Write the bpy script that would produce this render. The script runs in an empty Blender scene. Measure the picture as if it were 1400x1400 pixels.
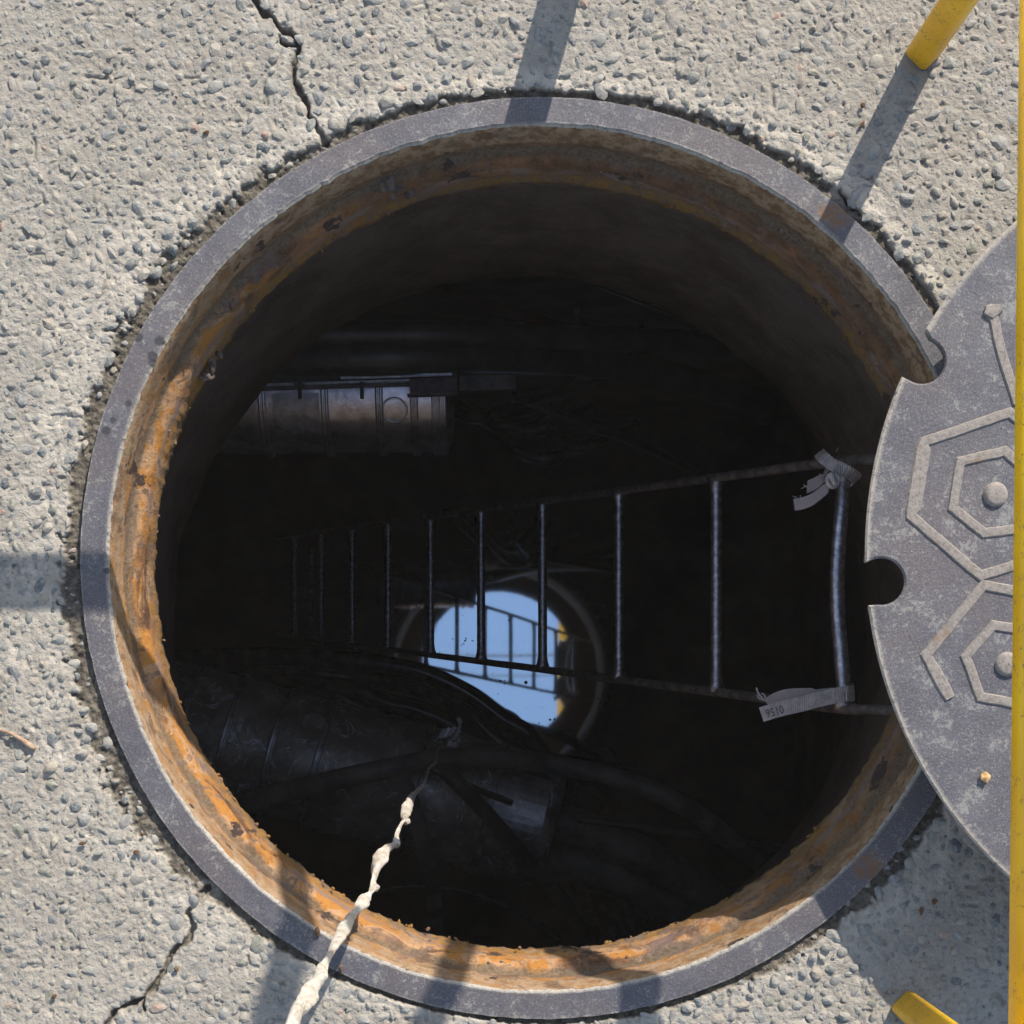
import bpy, bmesh, math, random
import numpy as np
from mathutils import Vector, Matrix, noise
random.seed(7)
rng = np.random.default_rng(11)
S = bpy.context.scene
COL = S.collection

# ---------------------------------------------------------------- camera, sky, sun
HC = 1.5                                  # camera height above the pavement
CX, CY = -0.0456, -0.1171                 # camera stands over this point of the manhole
cam_d = bpy.data.cameras.new('camera')
cam = bpy.data.objects.new('camera', cam_d); COL.objects.link(cam)
cam.location = (CX, CY, HC)               # looks straight down (a shifted crop)
cam_d.sensor_width = 36; cam_d.lens = 36*2370/1400
cam_d.shift_x = 32/1400; cam_d.shift_y = 248/1400
cam_d.clip_start = 0.01; cam_d.clip_end = 500
S.camera = cam

ELEV, AZ = math.radians(31.5), math.atan2(.455, .89)
wd = bpy.data.worlds.new('World'); S.world = wd; wd.use_nodes = True
nt = wd.node_tree; nt.nodes.clear()
sky = nt.nodes.new('ShaderNodeTexSky'); sky.sky_type = 'NISHITA'; sky.sun_disc = False
sky.sun_elevation = ELEV; sky.sun_rotation = AZ; sky.air_density = 1.1; sky.dust_density = .6
bg = nt.nodes.new('ShaderNodeBackground'); bg.inputs[1].default_value = .15
wo = nt.nodes.new('ShaderNodeOutputWorld')
nt.links.new(sky.outputs[0], bg.inputs[0]); nt.links.new(bg.outputs[0], wo.inputs[0])
sl = bpy.data.lights.new('sun', 'SUN'); sl.energy = 4.6; sl.angle = math.radians(.53); sl.color = (1, .93, .83)
so = bpy.data.objects.new('sun', sl); COL.objects.link(so); so.location = (2, 4, 3)
dv = Vector((-math.sin(AZ)*math.cos(ELEV), -math.cos(AZ)*math.cos(ELEV), -math.sin(ELEV)))
so.rotation_euler = dv.to_track_quat('-Z', 'Y').to_euler()
S.view_settings.view_transform = 'Standard'; S.view_settings.look = 'None'
S.view_settings.exposure = .85; S.view_settings.gamma = 1; S.view_settings.use_curve_mapping = False
S.render.engine = 'CYCLES'
S.cycles.max_bounces = 10; S.cycles.glossy_bounces = 6; S.cycles.diffuse_bounces = 8

def W(px, py, z=0.0):
    """world point at height z that shows at pixel px,py of the 1400 px photograph"""
    k = (HC-z)/2370
    return Vector((CX+(px-668)*k, CY-(py-948)*k, z))

# ---------------------------------------------------------------- object helpers
def link(o): COL.objects.link(o); return o
def obj(name, me, mat=None, parent=None, smooth=False, kind=None, label=None):
    if isinstance(me, bmesh.types.BMesh):
        m = bpy.data.meshes.new(name); bmesh.ops.recalc_face_normals(me, faces=me.faces); me.to_mesh(m); me.free(); me = m
    if smooth:
        me.polygons.foreach_set('use_smooth', [True]*len(me.polygons))
    if mat is not None and len(me.materials) == 0:
        for mm in (mat if isinstance(mat, (list, tuple)) else [mat]): me.materials.append(mm)
    o = bpy.data.objects.new(name, me); link(o)
    if parent: o.parent = parent
    if kind: o['kind'] = kind
    if label: o['label'] = label
    return o
def tag(o, label, cat, group=None):
    o['label'] = label; o['category'] = cat
    if group: o['group'] = group
    return o
def thing(name, label, cat, group=None, loc=(0, 0, 0)):
    o = bpy.data.objects.new(name, None); link(o); o.location = loc; o.empty_display_size = .05
    return tag(o, label, cat, group)
def catmull(pts, n=8):
    P = [Vector(p) for p in pts]; P = [2*P[0]-P[1]]+P+[2*P[-1]-P[-2]]; out = []
    for i in range(1, len(P)-2):
        a, b, c, d = P[i-1:i+3]
        for k in range(n):
            t = k/n
            out.append(.5*((2*b)+(c-a)*t+(2*a-5*b+4*c-d)*t*t+(3*b-a-3*c+d)*t**3))
    out.append(P[-2]); return out
def frames(P):
    T = [(P[min(i+1, len(P)-1)]-P[max(i-1, 0)]).normalized() for i in range(len(P))]
    n = T[0].orthogonal().normalized(); N = []
    for t in T:
        n = (n-t*n.dot(t)).normalized(); N.append(n.copy())
    return T, N
def tube(bm, P, rad, seg=12, caps=True, sx=1.0, sy=1.0, twist=0.0, lump=0.0, up=None):
    """swept tube; rad number or list; sx, sy flatten it"""
    P = [Vector(p) for p in P]
    if not hasattr(rad, '__len__'): rad = [rad]*len(P)
    T, N = frames(P)
    rings = []
    for i, p in enumerate(P):
        nn = N[i]
        if up is not None: nn = (Vector(up)-T[i]*Vector(up).dot(T[i])).normalized()
        b = T[i].cross(nn); ring = []
        for k in range(seg):
            a = 2*math.pi*k/seg; ca, sa = math.cos(a)*sx, math.sin(a)*sy
            tw = twist*i; ca, sa = ca*math.cos(tw)-sa*math.sin(tw), ca*math.sin(tw)+sa*math.cos(tw)
            r = rad[i]
            if lump: r *= 1+lump*noise.noise(Vector((p.x*90+ca*1.4, p.y*90+sa*1.4, p.z*60)))
            ring.append(bm.verts.new(p+nn*(ca*r)+b*(sa*r)))
        rings.append(ring)
    for a, b in zip(rings, rings[1:]):
        for k in range(seg): bm.faces.new((a[k], a[(k+1) % seg], b[(k+1) % seg], b[k]))
    if caps: bm.faces.new(rings[0][::-1]); bm.faces.new(rings[-1])
    return bm
def box(bm, c, s, rot=None):
    r = bmesh.ops.create_cube(bm, size=1)
    bmesh.ops.scale(bm, vec=s, verts=r['verts'])
    if rot is not None: bmesh.ops.rotate(bm, cent=(0, 0, 0), matrix=rot, verts=r['verts'])
    bmesh.ops.translate(bm, vec=c, verts=r['verts']); return r['verts']
def sqtube(bm, a, b, w, h=None, up=(0, 0, 1), r=.2):
    """rounded square bar from a to b"""
    a, b = Vector(a), Vector(b); h = h or w; t = (b-a).normalized(); u = Vector(up)
    u = (u-t*u.dot(t)).normalized(); v = t.cross(u); prof = []
    for cx, cy, a0 in ((1, 1, 0), (-1, 1, 90), (-1, -1, 180), (1, -1, 270)):
        for k in range(4):
            an = math.radians(a0+30*k); prof.append((cx*(1-2*r)+2*r*math.cos(an), cy*(1-2*r)+2*r*math.sin(an)))
    A = [bm.verts.new(a+u*(y*h/2)+v*(x*w/2)) for x, y in prof]; B = [bm.verts.new(b+u*(y*h/2)+v*(x*w/2)) for x, y in prof]
    n = len(A)
    for k in range(n): bm.faces.new((A[k], A[(k+1) % n], B[(k+1) % n], B[k]))
    bm.faces.new(A[::-1]); bm.faces.new(B)
def ribbon(bm, P, width, wdir, th=.0012, ripple=0.0):
    """flat strap with thickness following P, wdir a vector or list of vectors across it"""
    P = [Vector(p) for p in P]; T, _ = frames(P); rows = []
    for i, p in enumerate(P):
        wv = Vector(wdir[i] if isinstance(wdir, list) else wdir); wv = (wv-T[i]*wv.dot(T[i])).normalized()
        n = T[i].cross(wv); w = width[i] if hasattr(width, '__len__') else width
        q = n*(ripple*math.sin(i*2.6))
        rows.append([bm.verts.new(p+q+wv*(w/2*sx)+n*(th/2*sy)) for sx, sy in ((-1, 1), (-.3, 1.25), (.4, .9), (1, 1), (1, -1), (-1, -1))])
    for a, b in zip(rows, rows[1:]):
        for k in range(6): bm.faces.new((a[k], a[(k+1) % 6], b[(k+1) % 6], b[k]))
    bm.faces.new(rows[0][::-1]); bm.faces.new(rows[-1])
def lathe(bm, prof, n=256, jit=None, a0=0, closed=False, center=(0, 0)):
    rings = []
    for k in range(n):
        a = 2*math.pi*k/n+a0; col = []
        for j, (r, z) in enumerate(prof):
            rr, zz = (jit(a, j, r, z) if jit else (r, z))
            col.append(bm.verts.new((center[0]+rr*math.cos(a), center[1]+rr*math.sin(a), zz)))
        rings.append(col)
    m = len(prof)
    for k in range(n):
        a, b = rings[k], rings[(k+1) % n]
        for j in range(m-1 if not closed else m):
            j2 = (j+1) % m; bm.faces.new((a[j], a[j2], b[j2], b[j]))

# ---------------------------------------------------------------- material helpers
class M:
    def __init__(s, name, rough=.8, metal=0.0, spec=.5):
        s.m = bpy.data.materials.new(name); s.m.use_nodes = True; s.t = s.m.node_tree
        s.b = s.t.nodes['Principled BSDF']; s.b.inputs['Roughness'].default_value = rough
        s.b.inputs['Metallic'].default_value = metal; s.b.inputs['Specular IOR Level'].default_value = spec
        s.co = s.n('ShaderNodeTexCoord').outputs['Object']; s.bump = None
    def n(s, k, **kw):
        x = s.t.nodes.new(k)
        for a, b in kw.items(): setattr(x, a, b)
        return x
    def put(s, sock, v):
        if isinstance(v, bpy.types.NodeSocket): s.t.links.new(v, sock)
        elif isinstance(v, (tuple, list)) and len(v) == 3 and sock.type == 'RGBA': sock.default_value = (*v, 1)
        else: sock.default_value = v
    def math(s, op, a, b=0.0, c=None, clamp=False):
        x = s.n('ShaderNodeMath', operation=op, use_clamp=clamp); s.put(x.inputs[0], a); s.put(x.inputs[1], b)
        if c is not None: s.put(x.inputs[2], c)
        return x.outputs[0]
    def noise(s, scale, detail=4, rough=.6, co=None, dist=0.0):
        x = s.n('ShaderNodeTexNoise'); s.put(x.inputs['Vector'], co or s.co); x.inputs['Scale'].default_value = scale
        x.inputs['Detail'].default_value = detail; x.inputs['Roughness'].default_value = rough; x.inputs['Distortion'].default_value = dist
        return x.outputs['Fac']
    def voro(s, scale, out='Distance', feat='F1', co=None, rnd=1.0):
        x = s.n('ShaderNodeTexVoronoi', feature=feat); s.put(x.inputs['Vector'], co or s.co); x.inputs['Scale'].default_value = scale
        x.inputs['Randomness'].default_value = rnd
        return x.outputs[out]
    def step(s, v, lo, hi):
        x = s.n('ShaderNodeMapRange', interpolation_type='SMOOTHSTEP'); s.put(x.inputs[0], v)
        x.inputs[1].default_value = lo; x.inputs[2].default_value = hi; return x.outputs[0]
    def mix(s, f, a, b):
        x = s.n('ShaderNodeMix', data_type='RGBA'); s.put(x.inputs[0], f); s.put(x.inputs[6], a); s.put(x.inputs[7], b); return x.outputs[2]
    def attr(s, name):
        return s.n('ShaderNodeAttribute', attribute_name=name).outputs['Fac']
    def sep(s, v=None):
        x = s.n('ShaderNodeSeparateXYZ'); s.put(x.inputs[0], v or s.co); return x.outputs
    def near(s, p, r, soft=.3, wob=None):
        """1 inside a wobbly spot of radius r about p"""
        x = s.n('ShaderNodeVectorMath', operation='DISTANCE'); s.put(x.inputs[0], s.co); x.inputs[1].default_value = p
        d = x.outputs['Value']
        if wob is not None: d = s.math('ADD', d, s.math('MULTIPLY', s.math('SUBTRACT', wob, .5), r*1.6))
        return s.math('SUBTRACT', 1, s.step(d, r*(1-soft), r*(1+soft)))
    def col(s, v): s.put(s.b.inputs['Base Color'], v); return s
    def rough(s, v): s.put(s.b.inputs['Roughness'], v); return s
    def bmp(s, h, dist=.001, strength=1.0):
        x = s.n('ShaderNodeBump'); s.put(x.inputs['Height'], h); x.inputs['Distance'].default_value = dist; x.inputs['Strength'].default_value = strength
        if s.bump: s.t.links.new(s.bump, x.inputs['Normal'])
        s.bump = x.outputs[0]; s.t.links.new(s.bump, s.b.inputs['Normal']); return s

def concrete_mat():
    m = M('weathered_concrete', .9, spec=.3)
    big = m.noise(3.2, 3); mid = m.noise(38, 5, .7); fine = m.noise(420, 4, .75)
    base = m.mix(m.step(big, .35, .65), (0.259, 0.229, 0.187), (0.304, 0.275, 0.232))
    base = m.mix(m.step(mid, .35, .7), base, (0.328, 0.296, 0.250))
    base = m.mix(m.math('MULTIPLY', m.step(fine, .5, .72), .45), base, (0.173, 0.156, 0.134))
    base = m.mix(m.math('MULTIPLY', m.step(m.noise(11, 4, .6), .42, .66), .35), base, (0.221, 0.206, 0.175))
    base = m.mix(m.math('MULTIPLY', m.step(m.noise(75, 4, .7), .56, .66), .4), base, (0.202, 0.194, 0.171))
    # tiny gravel flush with the mortar
    cell = m.voro(330, 'Color'); d = m.voro(330); cs = m.sep(cell)
    g = m.math('MULTIPLY', m.step(cs[0], .70, .78), m.math('SUBTRACT', 1, m.step(d, .30, .42)))
    gc = m.mix(cs[1], (0.138, 0.150, 0.152), (0.249, 0.232, 0.206))
    base = m.mix(m.math('MULTIPLY', g, .8), base, gc)
    # blackish wear stains
    dirt = m.attr('dirt'); dd = m.noise(160, 5, .7)
    dcol = m.mix(m.step(dd, .35, .65), (0.059, 0.049, 0.038), (0.149, 0.129, 0.099))
    base = m.mix(dirt, base, dcol)
    pale = m.attr('pale')
    base = m.mix(m.math('MULTIPLY', pale, m.step(mid, .3, .6)), base, (0.400, 0.359, 0.299))
    m.col(base); m.bmp(m.noise(900, 3, .7), .0006, .7); m.bmp(m.noise(260, 4, .7), .0022, .8)
    m.bmp(g, .0008, .5)
    return m.m
def stone_mat(name='aggregate_stone', dust=.62):
    m = M(name, .8, spec=.35)
    oi = m.n('ShaderNodeObjectInfo'); r = m.math('FRACT', m.math('ADD', m.attr('rnd'), m.math('MULTIPLY', oi.outputs['Random'], 7.3)))
    ramp = m.n('ShaderNodeValToRGB'); m.put(ramp.inputs[0], r); e = ramp.color_ramp
    e.interpolation = 'CONSTANT'
    cols = [(0, (0.144, 0.152, 0.152)), (.16, (0.195, 0.194, 0.179)), (.34, (0.134, 0.143, 0.137)), (.45, (0.235, 0.216, 0.182)), (.62, (0.084, 0.097, 0.106)),
            (.70, (0.209, 0.207, 0.194)), (.86, (0.249, 0.213, 0.167)), (.93, (0.149, 0.152, 0.121)), (.985, (0.282, 0.180, 0.134))]
    e.elements[0].color = (*cols[0][1], 1); e.elements[1].position = .999; e.elements[1].color = (.40, .28, .22, 1)
    for p, c in cols[1:]:
        x = e.elements.new(p); x.color = (*c, 1)
    gc = m.n('ShaderNodeNewGeometry').outputs['Position']
    a = m.noise(320, 4, .7, co=gc); b = m.noise(60, 3, co=gc)
    c = m.mix(m.math('MULTIPLY', m.step(a, .4, .65), dust), ramp.outputs[0], (0.309, 0.281, 0.236))
    c = m.mix(m.math('MULTIPLY', m.step(b, .5, .62), dust), c, (0.282, 0.255, 0.213))
    m.col(c); m.bmp(m.noise(700, 3, .7, co=gc), .0006, .7)
    return m.m
def iron_mat(name, lid=False):
    m = M(name, .55, .0, .45)
    v = m.sep(); r = m.math('SQRT', m.math('ADD', m.math('MULTIPLY', v[0], v[0]), m.math('MULTIPLY', v[1], v[1])))
    n1 = m.noise(26, 5, .65); n2 = m.noise(260, 8, .82); n3 = m.noise(700, 3, .7); n4 = m.noise(95, 4, .7, dist=.8); n5 = m.noise(9, 3, .6); n6 = m.noise(520, 5, .8)
    c = m.mix(m.step(n1, .35, .65), (.056, .053, .066), (.084, .080, .092))
    c = m.mix(m.math('MULTIPLY', m.step(n5, .45, .62), .7), c, (.082, .067, .070))
    patch = m.step(m.math('ADD', m.math('MULTIPLY', n1, .5), m.math('MULTIPLY', n4, .5)), .42, .66)
    c = m.mix(m.math('MULTIPLY', m.step(n6, .48, .58), .34), c, (.18, .172, .160))
    if lid:
        c = m.mix(m.math('MULTIPLY', m.step(m.math('ADD', n2, m.math('MULTIPLY', m.math('SUBTRACT', patch, .6), .24)), .47, .59), .78), c, (.205, .197, .180))
        c = m.mix(m.math('MULTIPLY', m.step(n3, .60, .66), .55), c, (.28, .26, .23))
        edge = m.math('MULTIPLY', m.step(r, .3520, .3572), m.step(n2, .36, .52)); c = m.mix(edge, c, (.30, .265, .22))
        rs = m.math('MULTIPLY', m.step(n4, .67, .74), m.step(n1, .5, .6)); c = m.mix(m.math('MULTIPLY', rs, .6), c, (0.172, 0.099, 0.053))
    else:
        c = m.mix(m.math('MULTIPLY', m.step(m.math('ADD', n2, m.math('MULTIPLY', m.math('SUBTRACT', patch, .55), .20)), .49, .62), .70), c, (.215, .205, .180))
        c = m.mix(m.math('MULTIPLY', m.step(n3, .66, .72), .6), c, (0.330, 0.310, 0.277))
        inner = m.math('MULTIPLY', m.math('SUBTRACT', 1, m.step(r, .3735, .3785)), m.step(n2, .34, .52))
        outer = m.math('MULTIPLY', m.step(r, .3965, .3998), m.step(n2, .42, .58))
        c = m.mix(m.math('MAXIMUM', inner, m.math('MULTIPLY', outer, .8)), c, (0.310, 0.284, 0.238))
        for (px, py, rr) in ((1145, 296, .011), (1128, 290, .007), (1188, 1184, .012), (1180, 1187, .008)):
            p = W(px, py); f = m.math('MULTIPLY', m.near(p, rr, .4, n2), m.step(n4, .35, .5)); c = m.mix(m.math('MULTIPLY', f, .75), c, (.15, .070, .024))
        for (px, py, rr) in ((219, 466, .0052), (209, 488, .0052), (209, 497, .0045), (155, 575, .0032), (146, 589, .0042), (190, 462, .004), (176, 552, .003), (146, 780, .003)):
            c = m.mix(m.math('MULTIPLY', m.near(W(px, py), rr, .25, n1), .8), c, (0.015, 0.015, 0.018))
    m.col(c); m.rough(m.math('ADD', .42, m.math('MULTIPLY', n2, .35)))
    m.bmp(n2, .0007, .8); m.bmp(m.noise(60, 4), .0015, .5); m.bmp(n3, .0003, .6)
    return m.m
def rust_mat():
    m = M('flaking_rust', .82, spec=.22)
    v = m.sep(); z = v[2]
    # stretch the noise along the circumference
    an = m.math('ARCTAN2', v[1], v[0]); cx = m.n('ShaderNodeCombineXYZ')
    m.put(cx.inputs[0], m.math('MULTIPLY', m.math('COSINE', an), .16)); m.put(cx.inputs[1], m.math('MULTIPLY', m.math('SINE', an), .16)); m.put(cx.inputs[2], z)
    st = cx.outputs[0]
    n1 = m.noise(13, 5, .65, co=st); n2 = m.noise(42, 6, .7, co=st, dist=.6); n4 = m.noise(30, 4, .6, co=st, dist=1.0)
    n3 = m.noise(260, 5, .75); n5 = m.noise(75, 6, .72)
    zz = m.math('ADD', z, m.math('MULTIPLY', m.math('SUBTRACT', n2, .5), .022))
    # deep brown scale everywhere, rust more orange towards the left and lower stretch
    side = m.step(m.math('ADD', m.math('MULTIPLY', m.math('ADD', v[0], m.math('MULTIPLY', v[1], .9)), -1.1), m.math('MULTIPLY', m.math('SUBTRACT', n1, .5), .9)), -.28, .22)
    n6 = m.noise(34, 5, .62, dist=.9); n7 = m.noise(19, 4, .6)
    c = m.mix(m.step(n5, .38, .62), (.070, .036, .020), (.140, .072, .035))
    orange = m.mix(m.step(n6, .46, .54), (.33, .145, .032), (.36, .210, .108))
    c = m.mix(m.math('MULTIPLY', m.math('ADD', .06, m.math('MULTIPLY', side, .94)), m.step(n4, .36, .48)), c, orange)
    c = m.mix(m.math('MULTIPLY', m.step(n1, .54, .60), .6), c, (.26, .125, .060))
    c = m.mix(m.math('MULTIPLY', m.step(n2, .56, .62), .75), c, (.115, .085, .085))
    # cement splashed on the upper wall
    cem = m.mix(m.step(n5, .4, .6), (.19, .115, .060), (.29, .20, .125))
    c = m.mix(m.math('MULTIPLY', m.step(zz, -.036, -.028), m.math('ADD', .55, m.math('MULTIPLY', m.step(n5, .4, .55), .4))), c, cem)
    # grit collected in the groove
    gr = m.math('MULTIPLY', m.step(zz, -.054, -.048), m.math('SUBTRACT', 1, m.step(zz, -.042, -.034)))
    grit = m.mix(m.step(n3, .4, .6), (.075, .055, .036), (.15, .115, .078))
    c = m.mix(m.math('MULTIPLY', gr, .85), c, grit)
    # lower edge: ochre over grey scale
    low = m.math('SUBTRACT', 1, m.step(zz, -.082, -.070))
    c = m.mix(m.math('MULTIPLY', low, .8), c, m.mix(m.step(n5, .45, .58), (.215, .115, .028), (.12, .085, .060)))
    mid = m.math('MULTIPLY', m.step(zz, -.078, -.070), m.math('SUBTRACT', 1, m.step(zz, -.068, -.062)))
    c = m.mix(m.math('MULTIPLY', mid, m.math('MULTIPLY', m.step(n4, .45, .55), .8)), c, (.17, .13, .115))
    c = m.mix(m.math('MULTIPLY', m.step(n3, .58, .66), .6), c, (.07, .038, .022))
    c = m.mix(m.math('MULTIPLY', m.step(m.noise(420, 2), .73, .76), .7), c, (.62, .50, .40))
    c = m.mix(m.math('MULTIPLY', m.step(n6, .57, .61), .7), c, m.mix(m.step(n5, .4, .6), (.085, .050, .032), (.15, .10, .075)))
    sp = m.math('MULTIPLY', m.step(n7, .635, .665), m.step(n5, .40, .50)); c = m.mix(sp, c, (.045, .030, .024))
    c = m.mix(m.math('SUBTRACT', 1, m.step(z, -.1035, -.1005)), c, (.13, .105, .085))
    c = m.mix(m.math('MULTIPLY', m.step(m.math('SUBTRACT', 1, n7), .63, .65), .6), c, m.mix(m.step(n5, .4, .6), (.24, .15, .085), (.30, .20, .12)))
    m.col(c); m.bmp(n3, .0014, 1.0); m.bmp(n5, .0022, .9); m.bmp(m.noise(800, 3, .7), .0005, .8)
    return m.m
def simple(name, c1, c2, scale=40, rough=.8, metal=0, spec=.5, bump=.0008, bscale=200, lo=.4, hi=.65, co=None):
    m = M(name, rough, metal, spec)
    m.col(m.mix(m.step(m.noise(scale, 5, .7), lo, hi), c1, c2)); m.bmp(m.noise(bscale, 4, .7), bump, .8)
    return m
def yellow_mat():
    m = M('yellow_paint', .42, 0, .5)
    n1 = m.noise(30, 5, .7); n2 = m.noise(180, 5, .75, dist=1.5); n3 = m.noise(14, 3)
    c = m.mix(m.step(n3, .35, .65), (.78, .43, .003), (.88, .52, .004))
    ch = m.math('MULTIPLY', m.step(n2, .575, .63), m.step(n1, .46, .54)); c = m.mix(m.math('MULTIPLY', ch, .85), c, (.13, .115, .10))
    c = m.mix(m.math('MULTIPLY', m.step(n1, .55, .75), .25), c, (.34, .22, .04))
    c = m.mix(m.math('MULTIPLY', m.step(m.noise(260, 2), .70, .73), .8), c, (.16, .075, .02))
    m.col(c); m.rough(m.math('ADD', .35, m.math('MULTIPLY', n1, .3))); m.bmp(n1, .0008, .4); m.bmp(ch, -.0003, .6); return m.m
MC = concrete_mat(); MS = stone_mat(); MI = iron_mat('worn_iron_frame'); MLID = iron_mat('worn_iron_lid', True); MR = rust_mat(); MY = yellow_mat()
_m = M('neck_concrete', .95, spec=.2)
_c = _m.mix(_m.step(_m.noise(9, 5, .7), .35, .65), (.130, .102, .078), (.215, .178, .146))
_c = _m.mix(_m.math('MULTIPLY', _m.step(_m.noise(90, 5, .8), .58, .68), .5), _c, (.34, .29, .26))
_c = _m.mix(_m.step(_m.noise(170, 3, .8), .72, .78), _c, (.8, .76, .7))
_m.col(_c); _m.bmp(_m.noise(40, 6, .75), .005, .8); MN = _m.m
MCH = simple('chamber_concrete', (.30, .28, .255), (.42, .39, .36), 6, .95, bump=.004, bscale=30).m
MRAIL = simple('ladder_rail_steel', (.24, .21, .185), (.48, .42, .38), 60, .5, .6, bump=.0008).m
MRUNG = simple('ladder_rung_steel', (.42, .40, .42), (.80, .79, .84), 120, .42, 1.0, bump=.0005, bscale=260).m
MBLACK = simple('black_cable_sheath', (.022, .022, .024), (.055, .052, .05), 30, .36, 0, .5, bump=.0006).m
MGLOSS = simple('glossy_cable_sheath', (.03, .03, .034), (.07, .07, .075), 30, .14, 0, .9, bump=.0004).m
MPIPE = simple('dusty_dark_pipe', (.09, .085, .085), (.20, .18, .165), 14, .45, 0, .5, bump=.001).m
MCLB = simple('bright_closure_shell', (.42, .39, .42), (.97, .94, .98), 22, .36, .95, bump=.0012, bscale=60, lo=.25, hi=.7).m
_m = M('grimy_closure_shell', .36, .35, .6)
_c = _m.mix(_m.step(_m.noise(18, 5, .7), .4, .65), (.22, .195, .18), (.50, .45, .41))
_c = _m.mix(_m.math('MULTIPLY', _m.step(_m.noise(22, 7, .8, dist=1.5), .56, .62), .9), _c, (.92, .93, .97))
_m.col(_c); _m.bmp(_m.noise(90, 5, .7), .0015, .8); MCLD = _m.m
MLAB = simple('printed_label', (.60, .58, .60), (.95, .93, .96), 45, .40, .8, bump=.0004).m
MSTEEL = simple('galvanised_channel', (.5, .5, .53), (.9, .88, .92), 50, .38, .9, bump=.0008).m
MDSTEEL = simple('dark_rack_steel', (.06, .06, .065), (.13, .12, .12), 50, .5, .5, bump=.0008).m
_m = M('woven_webbing', .85, spec=.25)
_w = _m.n('ShaderNodeTexWave', wave_type='BANDS', bands_direction='X'); _m.put(_w.inputs['Vector'], _m.co); _w.inputs['Scale'].default_value = 160; _w.inputs['Distortion'].default_value = 1.5
_m.col(_m.mix(_m.step(_m.noise(120, 5, .7), .35, .65), (.66, .56, .49), (.92, .83, .75))); _m.bmp(_w.outputs['Fac'], .0008, .8); MW = _m.m
_m = M('shade_toned_webbing', .9, spec=.2); _m.col(_m.mix(_m.noise(200, 5, .7), (.48, .40, .36), (.72, .62, .57))); MWD = _m.m  # darker copy of the webbing, shade put into its colour
_m = M('twisted_plastic_strip', .34, 0, .8)
_m.col(_m.mix(_m.step(_m.noise(55, 5, .7), .42, .68), (.88, .82, .72), (.58, .47, .35))); _m.bmp(_m.noise(140, 6, .75, dist=2.0), .006, 1.0); MRP = _m.m
MFOIL = simple('crumpled_foil', (.75, .8, .85), (.95, .96, .98), 90, .3, .35, bump=.004, bscale=120).m
MDIRT = simple('dirt_crumb', (.05, .028, .014), (.17, .085, .035), 400, .9, bump=.0006, bscale=500).m
_m = M('black_water', .03, 0, .5); _m.b.inputs['IOR'].default_value = 6.0; _m.b.inputs['Base Color'].default_value = (.86, .95, 1.0, 1); _m.b.inputs['Metallic'].default_value = 1.0  # mirror metal; extra brightness and blue of the reflected sky put into its colour
_m.bmp(_m.noise(5, 2, .4), .0006, .15); MWAT = _m.m
_m = M('water_specks', .4, 0, .5); _m.col((.03, .03, .03)); MSPK = _m.m
MINK = simple('black_ink', (.10, .09, .09), (.30, .27, .26), 300, .8).m

# ---------------------------------------------------------------- numpy value noise
def _hash(ix, iy, s):
    h = (ix.astype(np.int64)*374761393+iy.astype(np.int64)*668265263+s*982451653) & 0xffffffff
    h = ((h ^ (h >> 13))*1274126177) & 0xffffffff
    return ((h ^ (h >> 16)) & 0xffff)/65535.0
def vnoise(x, y, f, s=0):
    x = x*f; y = y*f; ix = np.floor(x); iy = np.floor(y); fx = x-ix; fy = y-iy
    fx = fx*fx*(3-2*fx); fy = fy*fy*(3-2*fy)
    a = _hash(ix, iy, s); b = _hash(ix+1, iy, s); c = _hash(ix, iy+1, s); d = _hash(ix+1, iy+1, s)
    return (a*(1-fx)+b*fx)*(1-fy)+(c*(1-fx)+d*fx)*fy
def fbm(x, y, f, o=4, s=0):
    t = 0; A = 0; a = 1.0
    for k in range(o): t = t+a*vnoise(x, y, f*2**k, s+k); A += a; a *= .5
    return t/A
def sstep(x, a, b):
    t = np.clip((x-a)/(b-a), 0, 1); return t*t*(3-2*t)

# ---------------------------------------------------------------- pavement
def gap_width(th):
    """width of the dirt-filled gap round the frame, by angle in degrees (0 = right, 90 = top)"""
    A = np.array([0, 30, 45, 60, 75, 90, 105, 120, 135, 150, 165, 180, 192, 203, 215, 228, 240, 255, 270, 290, 305, 320, 340, 360])
    B = np.array([12, 9, 10, 13, 10, 7, 13, 14, 20, 26, 20, 21, 27, 31, 25, 17, 6, 3, 4, 6, 14, 18, 14, 12])*.95/1580
    return np.interp(th, A, B)
CR1 = [(345, -5), (355, 10), (366, 20), (380, 34), (392, 44), (404, 52), (411, 64), (403, 76), (401, 92), (402, 112), (410, 128), (418, 140), (424, 158), (432, 172), (440, 186), (447, 197)]
CR1B = [(384, 46), (387, 58), (396, 64), (408, 62)]
CR2 = [(280, 1214), (271, 1228), (257, 1246), (264, 1271), (261, 1284), (239, 1296), (232, 1312), (224, 1328), (212, 1345), (200, 1360), (195, 1380)]
CR2B = [(196, 1366), (178, 1372), (160, 1380), (146, 1396), (138, 1410)]
CR3 = [(1150, 262), (1160, 276), (1176, 292)]
cracks = [(CR1, .0034), (CR1B, .0016), (CR2, .0030), (CR2B, .0034), (CR3, .0018)]
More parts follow.
